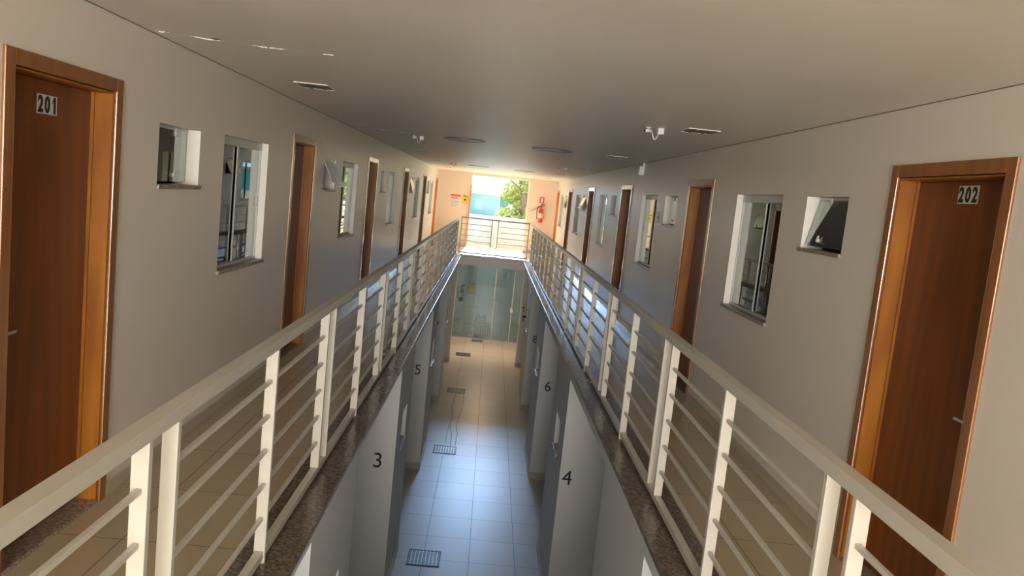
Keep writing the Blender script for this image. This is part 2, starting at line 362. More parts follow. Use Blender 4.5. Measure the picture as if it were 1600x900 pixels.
# ---------------------------------------------------------------- setting: shell
for side, X, s, D, S_, T_, O_, OD in (('left', XL, -1, D_L, S_L, T_L, LO, OD_L), ('right', XR, 1, D_R, S_R, T_R, RO, OD_R)):
    P = lambda u, v, w, X=X, s=s: (X + s * w, u, v)
    holes = []
    for o in O_:
        holes += [(D[0] + CAS - 0.01 + o, D[1] - CAS + 0.01 + o, 0.0, 2.10), (S_[0] + o, S_[1] + o, *SZ), (T_[0] + o, T_[1] + o, *TZ)]
    holes.append((OD[0] + CAS - 0.01, OD[1] - CAS + 0.01, 0.0, 2.10))
    mb = MB(); wall_plane(mb, P, YN, YE + 0.15, 0.0, HC + 0.02, holes, TH, 'wall', 'white')
    struct(mb, 'wall_' + side, 'wall', 'long grey-beige painted wall along the %s walkway, pierced by doors and windows' % side, 'wall')
    # rooms behind the wall
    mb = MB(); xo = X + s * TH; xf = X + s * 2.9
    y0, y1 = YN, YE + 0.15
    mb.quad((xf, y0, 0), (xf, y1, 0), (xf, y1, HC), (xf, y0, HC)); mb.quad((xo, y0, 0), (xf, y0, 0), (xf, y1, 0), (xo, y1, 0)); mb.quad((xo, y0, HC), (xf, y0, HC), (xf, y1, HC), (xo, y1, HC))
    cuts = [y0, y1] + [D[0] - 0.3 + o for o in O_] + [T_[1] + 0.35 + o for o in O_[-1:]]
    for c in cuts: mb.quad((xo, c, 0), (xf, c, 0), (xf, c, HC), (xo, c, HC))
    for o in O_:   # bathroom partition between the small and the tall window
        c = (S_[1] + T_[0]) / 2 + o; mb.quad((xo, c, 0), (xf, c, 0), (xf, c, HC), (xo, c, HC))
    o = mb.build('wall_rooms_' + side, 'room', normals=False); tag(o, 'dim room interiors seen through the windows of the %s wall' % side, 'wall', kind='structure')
    # walkway slab
    a, b = (X, VL) if s < 0 else (VR, X)
    mb = MB().box(a, b, YV0, YV1, SLAB, -0.03, 'lowwall'); mb.box(a, b, YV0, YV1, -0.03, 0.0, 'tile')
    struct(mb, 'floor_' + side, 'tile', 'beige tiled walkway floor along the %s wall' % side, 'floor')
    # coping
    c0, c1 = ((CL - 0.30, CL) if s < 0 else (CR, CR + 0.30))
    mb = MB().box(c0, c1, YV0 - 0.02, YV1, -0.028, 0.006, bevel=0.003)
    struct(mb, 'trim_1' if s < 0 else 'trim_2', 'granite', 'polished brown granite coping under the %s railing' % side, 'coping')
    # skirting
    mb = MB(); t0, t1 = (X, X + 0.012) if s < 0 else (X - 0.012, X)
    edges = [YN] + [v for o in O_ for v in (D[0] + o, D[1] + o)] + [OD[0], OD[1], YE]
    for y0_, y1_ in zip(edges[::2], edges[1::2]): mb.box(t0, t1, y0_, y1_, 0.0, 0.075, bevel=0.002)
    struct(mb, 'baseboard_' + side, 'skirt', 'low beige tile skirting at the foot of the %s wall' % side, 'baseboard')

mb = MB().box(XL, XR, YV1, YE + 0.15, -0.03, 0.0, 'tile'); mb.box(XL, XR, YV1, YE + 0.15, SLAB - 0.02, -0.03, 'white')
struct(mb, 'floor_landing', 'tile', 'sunlit landing floor at the far end of the atrium', 'floor')
struct(MB().box(CL - 0.05, CR + 0.05, YV1 - 0.03, YV1 + 0.16, -0.02, 0.03, bevel=0.004), 'trim_3', 'white', 'pale ledge along the landing edge under the far railing', 'ledge')
mb = MB().box(XL, XR, YN, YV0, -0.03, 0.0, 'tile'); mb.box(XL, XR, YN, YV0, SLAB, -0.03, 'lowwall')
struct(mb, 'floor_near', 'tile', 'beige tiled landing floor at the near end', 'floor')
mb = MB().box(XL - TH, XR + TH, YN - 0.1, YE + 0.3, HC, HC + 0.12)
struct(mb, 'ceiling', 'ceiling', 'long flat beige plaster ceiling with faint ripples', 'ceiling')
# dark strips put the shade of the wall-to-ceiling gap into colour
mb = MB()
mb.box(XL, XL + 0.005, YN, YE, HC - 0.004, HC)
struct(mb, 'trim_4', 'cavity', 'thin dark strip for the shaded gap where the left wall meets the ceiling', 'trim')
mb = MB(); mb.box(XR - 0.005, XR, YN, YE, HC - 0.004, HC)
struct(mb, 'trim_5', 'cavity', 'thin dark strip for the shaded gap where the right wall meets the ceiling', 'trim')
# near wall with its wide stair window
PN = lambda u, v, w: (u, YN - w, v)
mb = MB(); wall_plane(mb, PN, XL, XR, 0.0, HC, [(-1.6, 1.8, 0.55, 2.35)], 0.12, 'wall'); struct(mb, 'wall_near', 'wall', 'wall behind the viewer with a wide window', 'wall')

# end wall
OX0, OX1 = -0.80, 1.17
PE = lambda u, v, w: (u, YE + w, v)
mb = MB(); wall_plane(mb, PE, XL, XR, 0.0, HC, [(OX0, OX1, 0.0, 2.42)], 0.15, 'peach'); struct(mb, 'wall_end', 'peach', 'end wall with warm bounce light in its peach colour, around the bright balcony opening', 'wall')
# balcony door: white frame, fixed pane and sliding pane on the left half
d = thing('door_12', (0.18, YE + 0.05, 0), 'tall glazed balcony door in the end wall, white frame, left half closed', 'door', kind='structure')
mb = MB()
mb.box(OX0, OX0 + 0.04, YE + 0.02, YE + 0.11, 0.0, 2.42); mb.box(OX1 - 0.04, OX1, YE + 0.02, YE + 0.11, 0.0, 2.42); mb.box(OX0 + 0.04, OX1 - 0.04, YE + 0.02, YE + 0.11, 2.37, 2.42)
mb.build('door_frame', 'white', d)
MB().box(OX0 + 0.04, 0.21, YE + 0.055, YE + 0.063, 0.02, 2.37).build('pane', 'glassbalcony', d)
MB().box(0.195, 0.235, YE + 0.045, YE + 0.08, 0.0, 2.37, bevel=0.004).build('stile', 'white', d)
# orange wood edge standing at the left side of the opening
tag(MB().box(-0.80, -0.755, YE - 0.075, YE - 0.03, 0.0, 2.06, bevel=0.003).build('trim_6', 'orange'), 'slim orange-red upright at the left side of the balcony opening', 'upright', kind='structure')
# balcony
struct(MB().box(-3.2, 3.6, YE + 0.15, 28.6, -0.25, -0.01), 'floor_balcony', 'ochre', 'sunny ochre balcony floor outside the end wall', 'floor')
struct(MB().box(-3.2, 3.6, 28.5, 28.65, -0.25, 1.02, bevel=0.01), 'wall_balcony', 'outwhite', 'white balcony parapet outside the end opening', 'wall')

# ---------------------------------------------------------------- ground floor
struct(MB().box(XL - 2.0, XR + 2.0, -1.4, 30.5, ZL - 0.1, ZL), 'floor_ground', 'lowtile', 'pale square tiled floor of the ground level far below', 'floor')
LB = [(-0.6, 1.35), (4.25, 5.80), (8.69, 10.25), (13.35, 14.85), (17.96, 19.4), (22.33, 22.9)]
RB = [(-0.6, 1.55), (4.45, 6.08), (8.98, 10.62), (13.40, 15.05), (17.92, 19.5), (22.5, 22.9)]
for side, V, X, s, B in (('left', VL, XL, -1, LB), ('right', VR, XR, 1, RB)):
    mb = MB(); sk = MB()
    P = lambda u, v, w, V=V, s=s: (V + s * w, u, v)
    for i, (a, b) in enumerate(B):
        hole = [(a + 0.50, a + 1.05, -1.36, -0.93)] if b - a > 1.2 and i else []
        wall_plane(mb, P, a, b, ZL, SLAB, hole, 0.12, 'lowwall')
        for y in (a, b):      # the reveals of the door recesses
            q = sorted((V + s * 0.12, X)); yy = (y, y + 0.1) if y == a else (y - 0.1, y)
            mb.box(q[0], q[1], yy[0], yy[1], ZL, SLAB)
            qs = sorted((V - s * 0.008, X)); ys = (y - 0.01, y) if y == a else (y, y + 0.01)
            sk.box(qs[0], qs[1], ys[0], ys[1], ZL, ZL + 0.13)
        qs = sorted((V, V - s * 0.01)); sk.box(qs[0], qs[1], a, b, ZL, ZL + 0.13)
    q = sorted((X, X + s * 0.1)); mb.box(q[0], q[1], -1.4, 26.4, ZL, SLAB)
    struct(mb, 'wall_lower_' + side, 'lowwall', 'ground floor %s wall with deep door recesses, seen down in the void' % side, 'wall')
    struct(sk, 'baseboard_lower_' + side, 'lowskirt', 'pale skirting at the foot of the ground floor %s wall' % side, 'baseboard')
# small lower windows: frames and panes
def low_window(n, V, s, a, label):
    w = thing('window_%d' % n, (V, a, -1.36), label, 'window', kind='structure')
    y0, y1, z0, z1 = a + 0.50, a + 1.05, -1.36, -0.93
    def B(d0, d1, *r, **k): q = sorted((V + s * d0, V + s * d1)); return (*q, *r)
    mb = MB(); 
    for r in ((y0, y0 + .025, z0, z1), (y1 - .025, y1, z0, z1), (y0 + .025, y1 - .025, z1 - .025, z1), (y0 + .025, y1 - .025, z0, z0 + .025)): mb.box(*B(0.055, 0.085, *r))
    mb.build('window_frame', 'pvc', w)
    MB().box(*B(0.068, 0.073, y0 + .025, y1 - .025, z0 + .025, z1 - .025)).build('pane', 'glass', w)
    MB().box(*B(-0.022, 0.055, y0 - 0.03, y1 + 0.03, z0 - 0.02, z0 + 0.001), bevel=0.003).build('sill', 'sill', w)
    MB().box(*B(0.05, 0.066, y0 + .22, y0 + .26, z1 - .06, z1 - .02)).build('latch', 'chrome', w)
n = 30
for V, s, B, side, nums in ((VL, -1, LB, 'left', (1, 3, 5, 7)), (VR, 1, RB, 'right', (2, 4, 6, 8))):
    for (a, b), q in zip(B[1:5], nums):
        lab = ('small ground floor window in the %s wall past the black numeral %d' % (side, q)) if q > 2 else 'small ground floor window at the lower edge of the view, %s side' % side
        low_window(n, V, s, a, lab); n += 1
# numerals
for body, x, y, z, lab in (('3', -1.02, 8.69, -1.335, 'left'), ('5', -1.012, 13.35, -1.33, 'left'), ('7', -1.02, 17.96, -1.33, 'left'), ('9', -1.0, 22.33, -1.33, 'left'),
                           ('4', 1.20, 8.98, -1.44, 'right'), ('6', 1.275, 13.40, -1.42, 'right'), ('8', 1.29, 17.92, -1.42, 'right'), ('10', 1.25, 22.5, -1.40, 'right')):
    o = text_obj('wall_numeral', body, 0.25, (1, 0, 0), (0, 0, 1), (x, y - 0.003, z), 'black', bold=0.0, depth=0.002)
    tag(o, 'black numeral %s on a recess wall of the %s ground floor side' % (body, lab), 'number', 'black numerals on the ground floor walls')
t = thing('restroom_sign', (1.25, 22.49, -1.66), 'small black and white sign under the numeral 10', 'sign')
MB().box(1.15, 1.36, 22.486, 22.498, -1.76, -1.56, bevel=0.002).build('sign_board', 'plate', t)
mb = MB(); mb.box(1.165, 1.345, 22.480, 22.486, -1.64, -1.575)
for cx in (1.20, 1.30):
    mb.cyl((cx, 22.479, -1.67), (cx, 22.486, -1.67), 0.014); mb.box(cx - .015, cx + .015, 22.480, 22.486, -1.745, -1.688)
mb.build('pictograms', 'black', t)

# floor drains
def drain(y, x0=-0.67, w=0.44, h=0.45, lab=''):
    t = thing('floor_drain', (x0 + w / 2, y + h / 2, ZL), lab, 'drain', 'metal drain grates in the ground floor')
    mb = MB()
    for r in ((x0, x0 + .022, y, y + h), (x0 + w - .022, x0 + w, y, y + h), (x0, x0 + w, y, y + .022), (x0, x0 + w, y + h - .022, y + h)): mb.box(*r, ZL, ZL + 0.008)
    mb.build('frame', 'iron', t)
    MB().box(x0, x0 + w, y, y + h, ZL, ZL + 0.002).build('pit', 'black', t)
    mb = MB(); k = 9
    for i in range(1, k):
        xx = x0 + w * i / k; mb.box(xx - .005, xx + .005, y + .02, y + h - .02, ZL + 0.002, ZL + 0.007)
        yy = y + h * i / k; mb.box(x0 + .02, x0 + w - .02, yy - .004, yy + .004, ZL + 0.002, ZL + 0.006)
    mb.build('grate', 'grey', t)
drain(9.82, lab='square metal floor drain nearest the viewer on the ground floor')
drain(14.32, lab='metal floor drain level with numeral 5 recess')
drain(18.87, lab='metal floor drain where the bluish floor turns tan')
drain(23.35, lab='metal floor drain under the far landing')
drain(25.85, x0=-0.26, w=0.36, h=0.36, lab='metal floor drain just before the glass front')

# meandering grout cracks between the second and third drains
def floor_crack(pts, label):
    mb = MB(); w = 0.006
    for (x0, y0), (x1, y1) in zip(pts, pts[1:]): mb.quad((x0 - w, y0, ZL + .0008), (x0 + w, y0, ZL + .0008), (x1 + w, y1, ZL + .0008), (x1 - w, y1, ZL + .0008))
    tag(mb.build('floor_crack', 'iron', normals=False), label, 'crack', 'dark cracks in the ground floor tiles')
floor_crack([(-0.36, 14.8), (-0.37, 15.5), (-0.44, 16.1), (-0.42, 16.8), (-0.47, 17.6), (-0.44, 18.8)], 'dark wandering crack in the floor tiles, left of the two')
floor_crack([(-0.27, 14.8), (-0.26, 15.6), (-0.31, 16.2), (-0.27, 17.0), (-0.23, 17.8), (-0.25, 18.8)], 'dark wandering crack in the floor tiles, right of the two')

# glass front under the landing
YG = 26.45
struct(MB().box(XL - 2, XR + 2, YG + 0.02, 31.2, SLAB - 0.03, SLAB), 'ceiling_lower', 'lowwall', 'ceiling of the ground floor room behind the glass', 'ceiling')
struct(MB().box(XL - 2, XR + 2, 30.4, 30.5, ZL, SLAB), 'wall_lower_back', 'lowwall', 'grey back wall of the room behind the glass front', 'wall')
mb = MB().box(XL - 2, XL - 1.9, YG, 30.4, ZL, SLAB); mb.box(XR + 1.9, XR + 2, YG, 30.4, ZL, SLAB); struct(mb, 'wall_lower_sides', 'lowwall', 'side walls of the room behind the glass front', 'wall')
d = thing('door_13', (0.2, YG, ZL), 'blue-green glass front with a sliding door below the landing', 'glass front', kind='structure')
xs = [XL, -0.25, 0.36, 0.99, XR]
for a, b in zip(xs, xs[1:]): MB().box(a + .003, b - .003, YG, YG + 0.01, ZL + 0.03, SLAB - 0.06).build('pane', 'glasslow', d)
mb = MB()
mb.box(XL, XR, YG - 0.02, YG + 0.03, SLAB - 0.06, SLAB - 0.02); mb.box(XL, XR, YG - 0.02, YG + 0.03, ZL, ZL + 0.03)
mb.build('track', 'grey', d)
MB().box(0.345, 0.375, YG - 0.012, YG + 0.02, ZL + .03, SLAB - .06).build('stile', 'alu', d)
MB().box(0.975, 1.0, YG - 0.012, YG + 0.02, ZL + .03, SLAB - .06).build('stile', 'alu', d)
mb = MB(); mb.box(0.93, 1.03, YG - 0.05, YG - 0.012, -2.12, -1.98, bevel=0.006); mb.cyl((0.945, YG - 0.07, -2.2), (0.945, YG - 0.07, -1.9), 0.01); mb.build('handle', 'chrome', d)
t = thing('added_lamp_fitting', (0.15, 24.3, SLAB - 0.02), 'added round lamp fitting, unseen under the far landing slab', 'lamp')  # fitting added to go with the warm fill under the landing
MB().lathe([(.001, SLAB - .02), (.17, SLAB - .02), (.17, SLAB - .05), (.16, SLAB - .06), (.001, SLAB - .06)], (0.15, 24.3, 0)).build('housing', 'pvc', t)
# things inside the glass room
tag(MB().box(-0.62, -0.30, 27.4, 27.7, ZL, SLAB - 0.03, bevel=0.005).build('trim_7', 'white'), 'white square pillar behind the glass front', 'pillar', kind='structure')
tag(MB().box(-0.58, -0.36, 27.38, 27.395, -1.72, -1.36).build('yellow_notice', 'yellow'), 'yellow paper notice on the white pillar behind the glass', 'notice')
def extinguisher(name, c, label, up=(0, 0, 1), body='red', wallside=(0, 1, 0), sc=1.0):
    x, y, z = c; t = thing(name, c, label, 'extinguisher')
    r = 0.075 * sc
    MB().lathe([(0.001, 0), (r, 0.0), (r, 0.36 * sc), (r * .85, 0.41 * sc), (r * .45, 0.45 * sc), (r * .28, 0.47 * sc), (r * .28, 0.49 * sc), (0.001, 0.49 * sc)], c).build('cylinder', body, t)
    MB().lathe([(r + .001, 0.14 * sc), (r + .002, 0.15 * sc), (r + .002, 0.29 * sc), (r + .001, 0.30 * sc)], c).build('label_band', 'paper', t)
    mb = MB(); mb.box(x - .02, x + .02, y - .02, y + .02, z + .49 * sc, z + .53 * sc); mb.box(x - .015, x + .10 * sc, y - .012, y + .012, z + .53 * sc, z + .55 * sc); mb.box(x - .015, x + .11 * sc, y - .012, y + .012, z + .57 * sc, z + .59 * sc); mb.build('valve_lever', 'iron', t)
    MB().tube([(x - .02, y - .01, z + .51 * sc), (x - .10 * sc, y - .03, z + .50 * sc), (x - .13 * sc, y - .04, z + .38 * sc), (x - .115 * sc, y - .04, z + .2 * sc), (x - .11 * sc, y - .04, z + .1 * sc)], 0.012).build('hose', 'black', t)
    return t
extinguisher('fire_extinguisher', (-0.80, 27.45, -2.02), 'dark grey fire extinguisher behind the glass, left of the pillar', body='grey')
t = thing('wash_basin', (0.5, 30.2, -2.3), 'white wall basin behind the glass door', 'basin')
MB().lathe([(0.05, -0.18), (0.16, -0.13), (0.26, -0.03), (0.28, 0.0), (0.25, 0.0), (0.18, -0.09), (0.05, -0.13)], (0.5, 30.14, -2.22)).build('bowl', 'pvc', t)
MB().tube([(0.5, 30.38, -2.22), (0.5, 30.38, -2.05), (0.5, 30.32, -2.0), (0.5, 30.24, -2.04)], 0.012).build('tap', 'chrome', t)
tag(MB().box(0.25, 0.85, 30.36, 30.40, -1.75, -1.15, bevel=0.004).build('wall_mirror', 'chrome'), 'mirror on the back wall above the basin', 'mirror')
t = thing('slatted_crate', (-0.1, 27.3, ZL), 'white slatted rack standing low behind the glass', 'rack')
mb = MB()
for i in range(7): mb.box(-0.22 + i * 0.085, -0.19 + i * 0.085, 27.2, 27.22, ZL, ZL + 0.37)
mb.build('slat_panel', 'pvc', t)
MB().box(-0.24, 0.36, 27.19, 27.23, ZL + 0.36, ZL + 0.395).build('top_bar', 'pvc', t)
MB().box(-0.24, 0.36, 27.24, 27.5, ZL, ZL + 0.395, bevel=0.01).build('box_body', 'grey', t)
for i, x in enumerate((-0.12, 0.06)):
    t = thing('water_jug', (x, 27.36, ZL + 0.40), 'green-tinted water jug on the slatted rack, %s one' % ('left' if i == 0 else 'right'), 'jug', 'water jugs on the rack')
    MB().lathe([(0.001, 0), (.08, 0), (.085, .02), (.085, .2), (.06, .25), (.03, .28), (.03, .31), (.001, .31)], (x, 27.36, ZL + 0.40)).build('bottle_body', 'jug', t)
    MB().lathe([(.001, .30), (.034, .30), (.034, .33), (.001, .33)], (x, 27.36, ZL + 0.40)).build('cap', 'pvc', t)

# ---------------------------------------------------------------- doors of the rooms
ORD = ['nearest', 'second', 'third', 'fourth', 'fifth', 'sixth']
def door(n, X, s, a, b, num, label, wood='casing', leaf='leaf', jam='jamb', plate=True):
    d = thing('door_%d' % n, (X, (a + b) / 2, 0), label, 'door', kind='structure')
    def B(d0, d1, *r): q = sorted((X + s * d0, X + s * d1)); return (*q, *r)
    top = 2.168; i0, i1, it = a + CAS, b - CAS, 2.168 - CAS
    mb = MB(); bv = 0.004
    mb.box(*B(-0.014, 0.0, a, i0, 0.0, top), bevel=bv); mb.box(*B(-0.014, 0.0, i1, b, 0.0, top), bevel=bv); mb.box(*B(-0.014, 0.0, i0, i1, it, top), bevel=bv)
    mb.build('casing', wood, d)
    mb = MB(); g = 0.012
    mb.box(*B(0.0, TH, i0 - .01, i0 + g, 0.0, it + .01)); mb.box(*B(0.0, TH, i1 - g, i1 + .01, 0.0, it + .01)); mb.box(*B(0.0, TH, i0 + g, i1 - g, it - g, it + .01))
    mb.box(*B(0.085, 0.100, i0 + g, i0 + g + .012, 0.02, it - g)); mb.box(*B(0.085, 0.100, i1 - g - .012, i1 - g, 0.02, it - g))
    mb.build('jamb', jam, d)
    lf = MB().box(*B(0.100, 0.135, i0 + g + .002, i1 - g - .002, 0.022, it - g - .002), bevel=0.002).build('leaf', leaf, d)
    MB().box(*B(-0.006, 0.14, i0, i1, -0.002, 0.018), bevel=0.003).build('threshold', 'sill', d)
    near = i0 + g + .055
    k = MB(); c = X + s * 0.098
    k.cyl((c, near, 1.02), (c - s * 0.05, near, 1.02), 0.009); k.cyl((c, near, 1.02), (c - s * 0.008, near, 1.02), 0.024)
    k.box(*sorted((c - s * .055, c - s * .04)), near - .01, near + .09, 1.012, 1.028, bevel=0.003)
    k.build('handle', 'chrome', d)
    if plate:
        pc = (i0 + i1) / 2 + (0.01 if s < 0 else -0.02); pz = 1.985 if s < 0 else 2.025; px = X + s * 0.0985
        p = MB().box(*sorted((px, px + s * 0.002)), pc - 0.078, pc + 0.078, pz - 0.042, pz + 0.042).build('number_plate', 'plate', d)
        r = (0, 1, 0) if s < 0 else (0, -1, 0)
        text_obj('digits', str(num), 0.106, r, (0, 0, 1), (px - s * 0.001, pc, pz), 'black', p, bold=0.0042, depth=0.0006, sx=0.82)
    return d
for i in range(5):
    door(i + 1, XL, -1, D_L[0] + LO[i], D_L[1] + LO[i], 201 + 2 * i, ('reddish wooden door numbered 201 at the left edge' if i == 0 else 'brown wooden door in the left wall, %s from the viewer' % ORD[i]))
    door(i + 6, XR, 1, D_R[0] + RO[i], D_R[1] + RO[i], 202 + 2 * i, ('reddish wooden door numbered 202 on the right' if i == 0 else 'brown wooden door in the right wall, %s from the viewer' % ORD[i]))
door(11, XL, -1, *OD_L, 211, 'orange-lit wooden door frame on the left wall against the end wall', 'orange', 'orange', 'orange', plate=False)
door(14, XR, 1, *OD_R, 212, 'orange-lit wooden door frame on the right wall against the end wall', 'orange', 'orange', 'orange', plate=False)

# ---------------------------------------------------------------- windows of the rooms
def small_window(n, X, s, a, b, top, bot, label):
    w = thing('window_%d' % n, (X, (a + b) / 2, SZ[0]), label, 'window', kind='structure')
    z0, z1 = SZ
    def B(d0, d1, *r): q = sorted((X + s * d0, X + s * d1)); return (*q, *r)
    MB().box(*B(-0.018, TH - .01, a - 0.012, b + 0.012, z0 - 0.022, z0 + 0.002), bevel=0.003).build('sill', 'sill', w)
    mb = MB(); mb.box(*B(top - .008, top + .012, a + .004, b - .004, z1 - .018, z1 - .001)); mb.build('top_rail', 'alu', w)
    # pane hinged at the top, swung by (bot - top)
    h = z1 - z0 - 0.03; ang = math.asin(max(-1, min(1, (top - bot) / h)))
    R = Matrix.Translation((X + s * top, 0, z1 - .015)) @ Matrix.Rotation(s * ang, 4, 'Y') @ Matrix.Translation((-(X + s * top), 0, -(z1 - .015)))
    MB().box(*B(top - .004, top + .004, a + .008, b - .008, z1 - .015 - h, z1 - .015), rot=R).build('pane', 'glass', w)
    cy = a + 0.70 * (b - a); q = MB()
    q.box(*B(top - .014, top + .014, cy - .02, cy + .02, z1 - .055, z1 - .005), bevel=0.003); q.build('hinge_clip', 'alu', w)
    q = MB(); ky = cy - 0.02 * 1; q.cyl((X + s * (top - .016), ky, z0 + .055), (X + s * (top + .012), ky, z0 + .055), 0.014); q.box(*B(top - .02, top - .012, ky - .008, ky + .008, z0 + .045, z0 + .085))
    if abs(ang) > 0.01: bmesh.ops.transform(q.bm, matrix=R, verts=q.bm.verts)
    q.build('knob', 'alu', w)
    return w
def tall_window(n, X, s, a, b, label):
    w = thing('window_%d' % n, (X, (a + b) / 2, TZ[0]), label, 'window', kind='structure')
    z0, z1 = TZ; m_ = (a + b) / 2
    def B(d0, d1, *r): q = sorted((X + s * d0, X + s * d1)); return (*q, *r)
    MB().box(*B(-0.02, TH - .01, a - 0.015, b + 0.015, z0 - 0.026, z0 + 0.002), bevel=0.003).build('sill', 'sill', w)
    mb = MB(); mb.box(*B(0.05, 0.10, a + .001, b - .001, z1 - 0.062, z1 - .001), bevel=0.003); mb.box(*B(0.05, 0.10, a + .001, b - .001, z0 + 0.002, z0 + 0.02), bevel=0.002)
    mb.box(*B(0.055, 0.095, a + .001, a + 0.016, z0 + .02, z1 - .062)); mb.box(*B(0.055, 0.095, b - 0.016, b - .001, z0 + .02, z1 - .062))
    mb.build('window_frame', 'alu', w)
    for k, (p, q, dd) in enumerate(((a + .016, m_ + .02, 0.085), (m_ - .02, b - .016, 0.068))):
        pn = MB().box(*B(dd, dd + .006, p, q, z0 + .02, z1 - .062)).build('pane', 'glass', w)
        e = q if k == 0 else p
        MB().box(*B(dd - .002, dd + .008, min(e, e) - .006, e + .006, z0 + .02, z1 - .062)).build('edge_strip', 'alu', pn)
    MB().box(*B(0.058, 0.068, b - .05, b - .026, (z0 + z1) / 2 - 0.04, (z0 + z1) / 2 + 0.04), bevel=0.003).build('latch', 'alu', w)
    return w
tiltL = [(0.085, 0.085), (0.02, -0.13), (0.08, 0.08), (0.03, -0.06), (0.08, 0.08)]
tiltR = [(0.092, 0.025), (0.075, 0.075), (0.08, 0.08), (0.03, -0.10), (0.03, -0.07)]
n = 1
def lab_small(i, side, t):
    st = 'hanging open into the corridor' if t[1] < -0.01 else 'with dark glass'
    return 'small square window on the %s wall %s, %s from the viewer' % (side, st, ORD[i])
for i in range(5):
    small_window(n, XL, -1, S_L[0] + LO[i], S_L[1] + LO[i], *tiltL[i], lab_small(i, 'left', tiltL[i])); n += 1
    small_window(n, XR, 1, S_R[0] + RO[i], S_R[1] + RO[i], *tiltR[i], lab_small(i, 'right', tiltR[i])); n += 1
    tall_window(n, XL, -1, T_L[0] + LO[i], T_L[1] + LO[i], 'tall two-pane sliding window in the left wall, %s from the viewer' % ORD[i]); n += 1
    tall_window(n, XR, 1, T_R[0] + RO[i], T_R[1] + RO[i], 'tall two-pane sliding window in the right wall, %s from the viewer' % ORD[i]); n += 1

# ---------------------------------------------------------------- railings
BARZ = (0.868, 0.707, 0.546, 0.385, 0.222)
def long_railing(name, face, s, y_first, pitch, label):
    """face = void-side X of the railing; s = direction away from the void"""
    r = thing(name, (face, YV0, 0), label, 'railing')
    def B(d0, d1, *q): k = sorted((face + s * d0, face + s * d1)); return (*k, *q)
    yend = YV1 + 0.02
    MB().box(*B(0.0, 0.055, YV0, yend, 1.012, 1.060), bevel=0.004).build('handrail', 'rail', r)
    MB().box(*B(0.006, 0.046, YV0, yend, 0.028, 0.066), bevel=0.003).build('bottom_rail', 'rail', r)
    k = -1
    while True:
        y0 = y_first + pitch * k      # y_first: far post of one panel
        y1 = y0 + 0.205               # first post of the next panel
        if y0 > yend - 0.1: break
        posts = [(y0, 0.066), (y1, 0.066), ((y1 + y0 + pitch) / 2, 0.006)]
        for y, zb in posts:
            if y > yend - 0.03 or y < YV0 + 0.02: continue
            d0 = 0.0 if zb < 0.05 else 0.002
            MB().box(*B(d0, 0.052, y, y + 0.026, zb, 1.014), bevel=0.003).build('post', 'rail', r)
        a, b = max(y1 + .02, YV0), min(y0 + pitch + .004, yend - 0.02)
        if b - a > 0.2:
            for z in BARZ:
                MB().box(*B(0.018, 0.035, a, b, z - .0085, z + .0085), bevel=0.002).build('bar', 'rail', r)
        k += 1
    return r
long_railing('railing', -0.885, -1, 2.145, 2.425, 'long cream metal railing along the left walkway edge')
long_railing('railing', 1.162, 1, 2.215, 2.41, 'long cream metal railing along the right walkway edge')
r = thing('railing', (0.14, YV1 + 0.05, 0), 'short cream metal railing across the far landing edge', 'railing')
fx0, fx1, fy = -0.86, 1.13, YV1 + 0.05
MB().box(fx0, fx1, fy - 0.025, fy + 0.025, 1.06, 1.105, bevel=0.004).build('handrail', 'rail', r)
MB().box(fx0, fx1, fy - 0.02, fy + 0.02, 0.06, 0.10, bevel=0.003).build('bottom_rail', 'rail', r)
for x in (-0.84, 0.035, 0.215, 1.10): MB().box(x - .014, x + .014, fy - .022, fy + .022, 0.03, 1.062, bevel=0.003).build('post', 'rail', r)
for a, b in ((-0.84, 0.035), (0.215, 1.10)):
    for z in BARZ: MB().box(a, b, fy - .010, fy + .010, z + .026, z + .048, bevel=0.002).build('bar', 'rail', r)

# ---------------------------------------------------------------- ceiling fittings
def square_light(x, y, label, parts=True):
    t = thing('square_ceiling_fixture', (x, y, HC), label, 'ceiling fixture', 'square recessed ceiling fixtures')
    w, h = 0.125, 0.15; mb = MB()
    for r_ in ((x - w, x - w + .007, y - h, y + h), (x + w - .007, x + w, y - h, y + h), (x - w + .007, x + w - .007, y - h, y - h + .007), (x - w + .007, x + w - .007, y + h - .007, y + h)):
        mb.box(*r_, HC - 0.006, HC)
    mb.build('frame', 'white', t)
    MB().box(x - w + .007, x + w - .007, y - h + .007, y + h - .007, HC - 0.004, HC).build('recess_plate', 'cavity', t)
    mb = MB()
    for i in (-1, 1): mb.box(x + i * .05 - .007, x + i * .05 + .007, y - h + .02, y + h - .02, HC - .010, HC - .003)
    mb.build('slats', 'cavity', t)
for i, y in enumerate((6.07, 14.7, 18.9, 23.3)): square_light(-1.42, y, 'square recessed fixture in the ceiling over the left walkway, %s from the viewer' % ORD[i])
for i, y in enumerate((6.30, 10.57, 15.10, 19.5, 24.0)): square_light(1.58, y, 'square recessed fixture in the ceiling over the right walkway, %s from the viewer' % ORD[i])
def round_light(x, y, label):
    t = thing('round_ceiling_fixture', (x, y, HC), label, 'ceiling fixture', 'round recessed ceiling fixtures')
    MB().lathe([(.262, HC), (.275, HC - .004), (.275, HC - .010), (.255, HC - .012), (.245, HC - .004), (.245, HC)], (x, y, 0), n=40).build('rim', 'grey', t)
    MB().lathe([(.246, HC - .003), (.18, HC - .008), (.05, HC - .011), (.001, HC - .011)], (x, y, 0), n=40).build('diffuser', 'diffuser', t)
    MB().lathe([(.001, HC - .014), (.035, HC - .014), (.04, HC - .010), (.04, HC - .006)], (x, y, 0)).build('centre_cap', 'chrome', t)
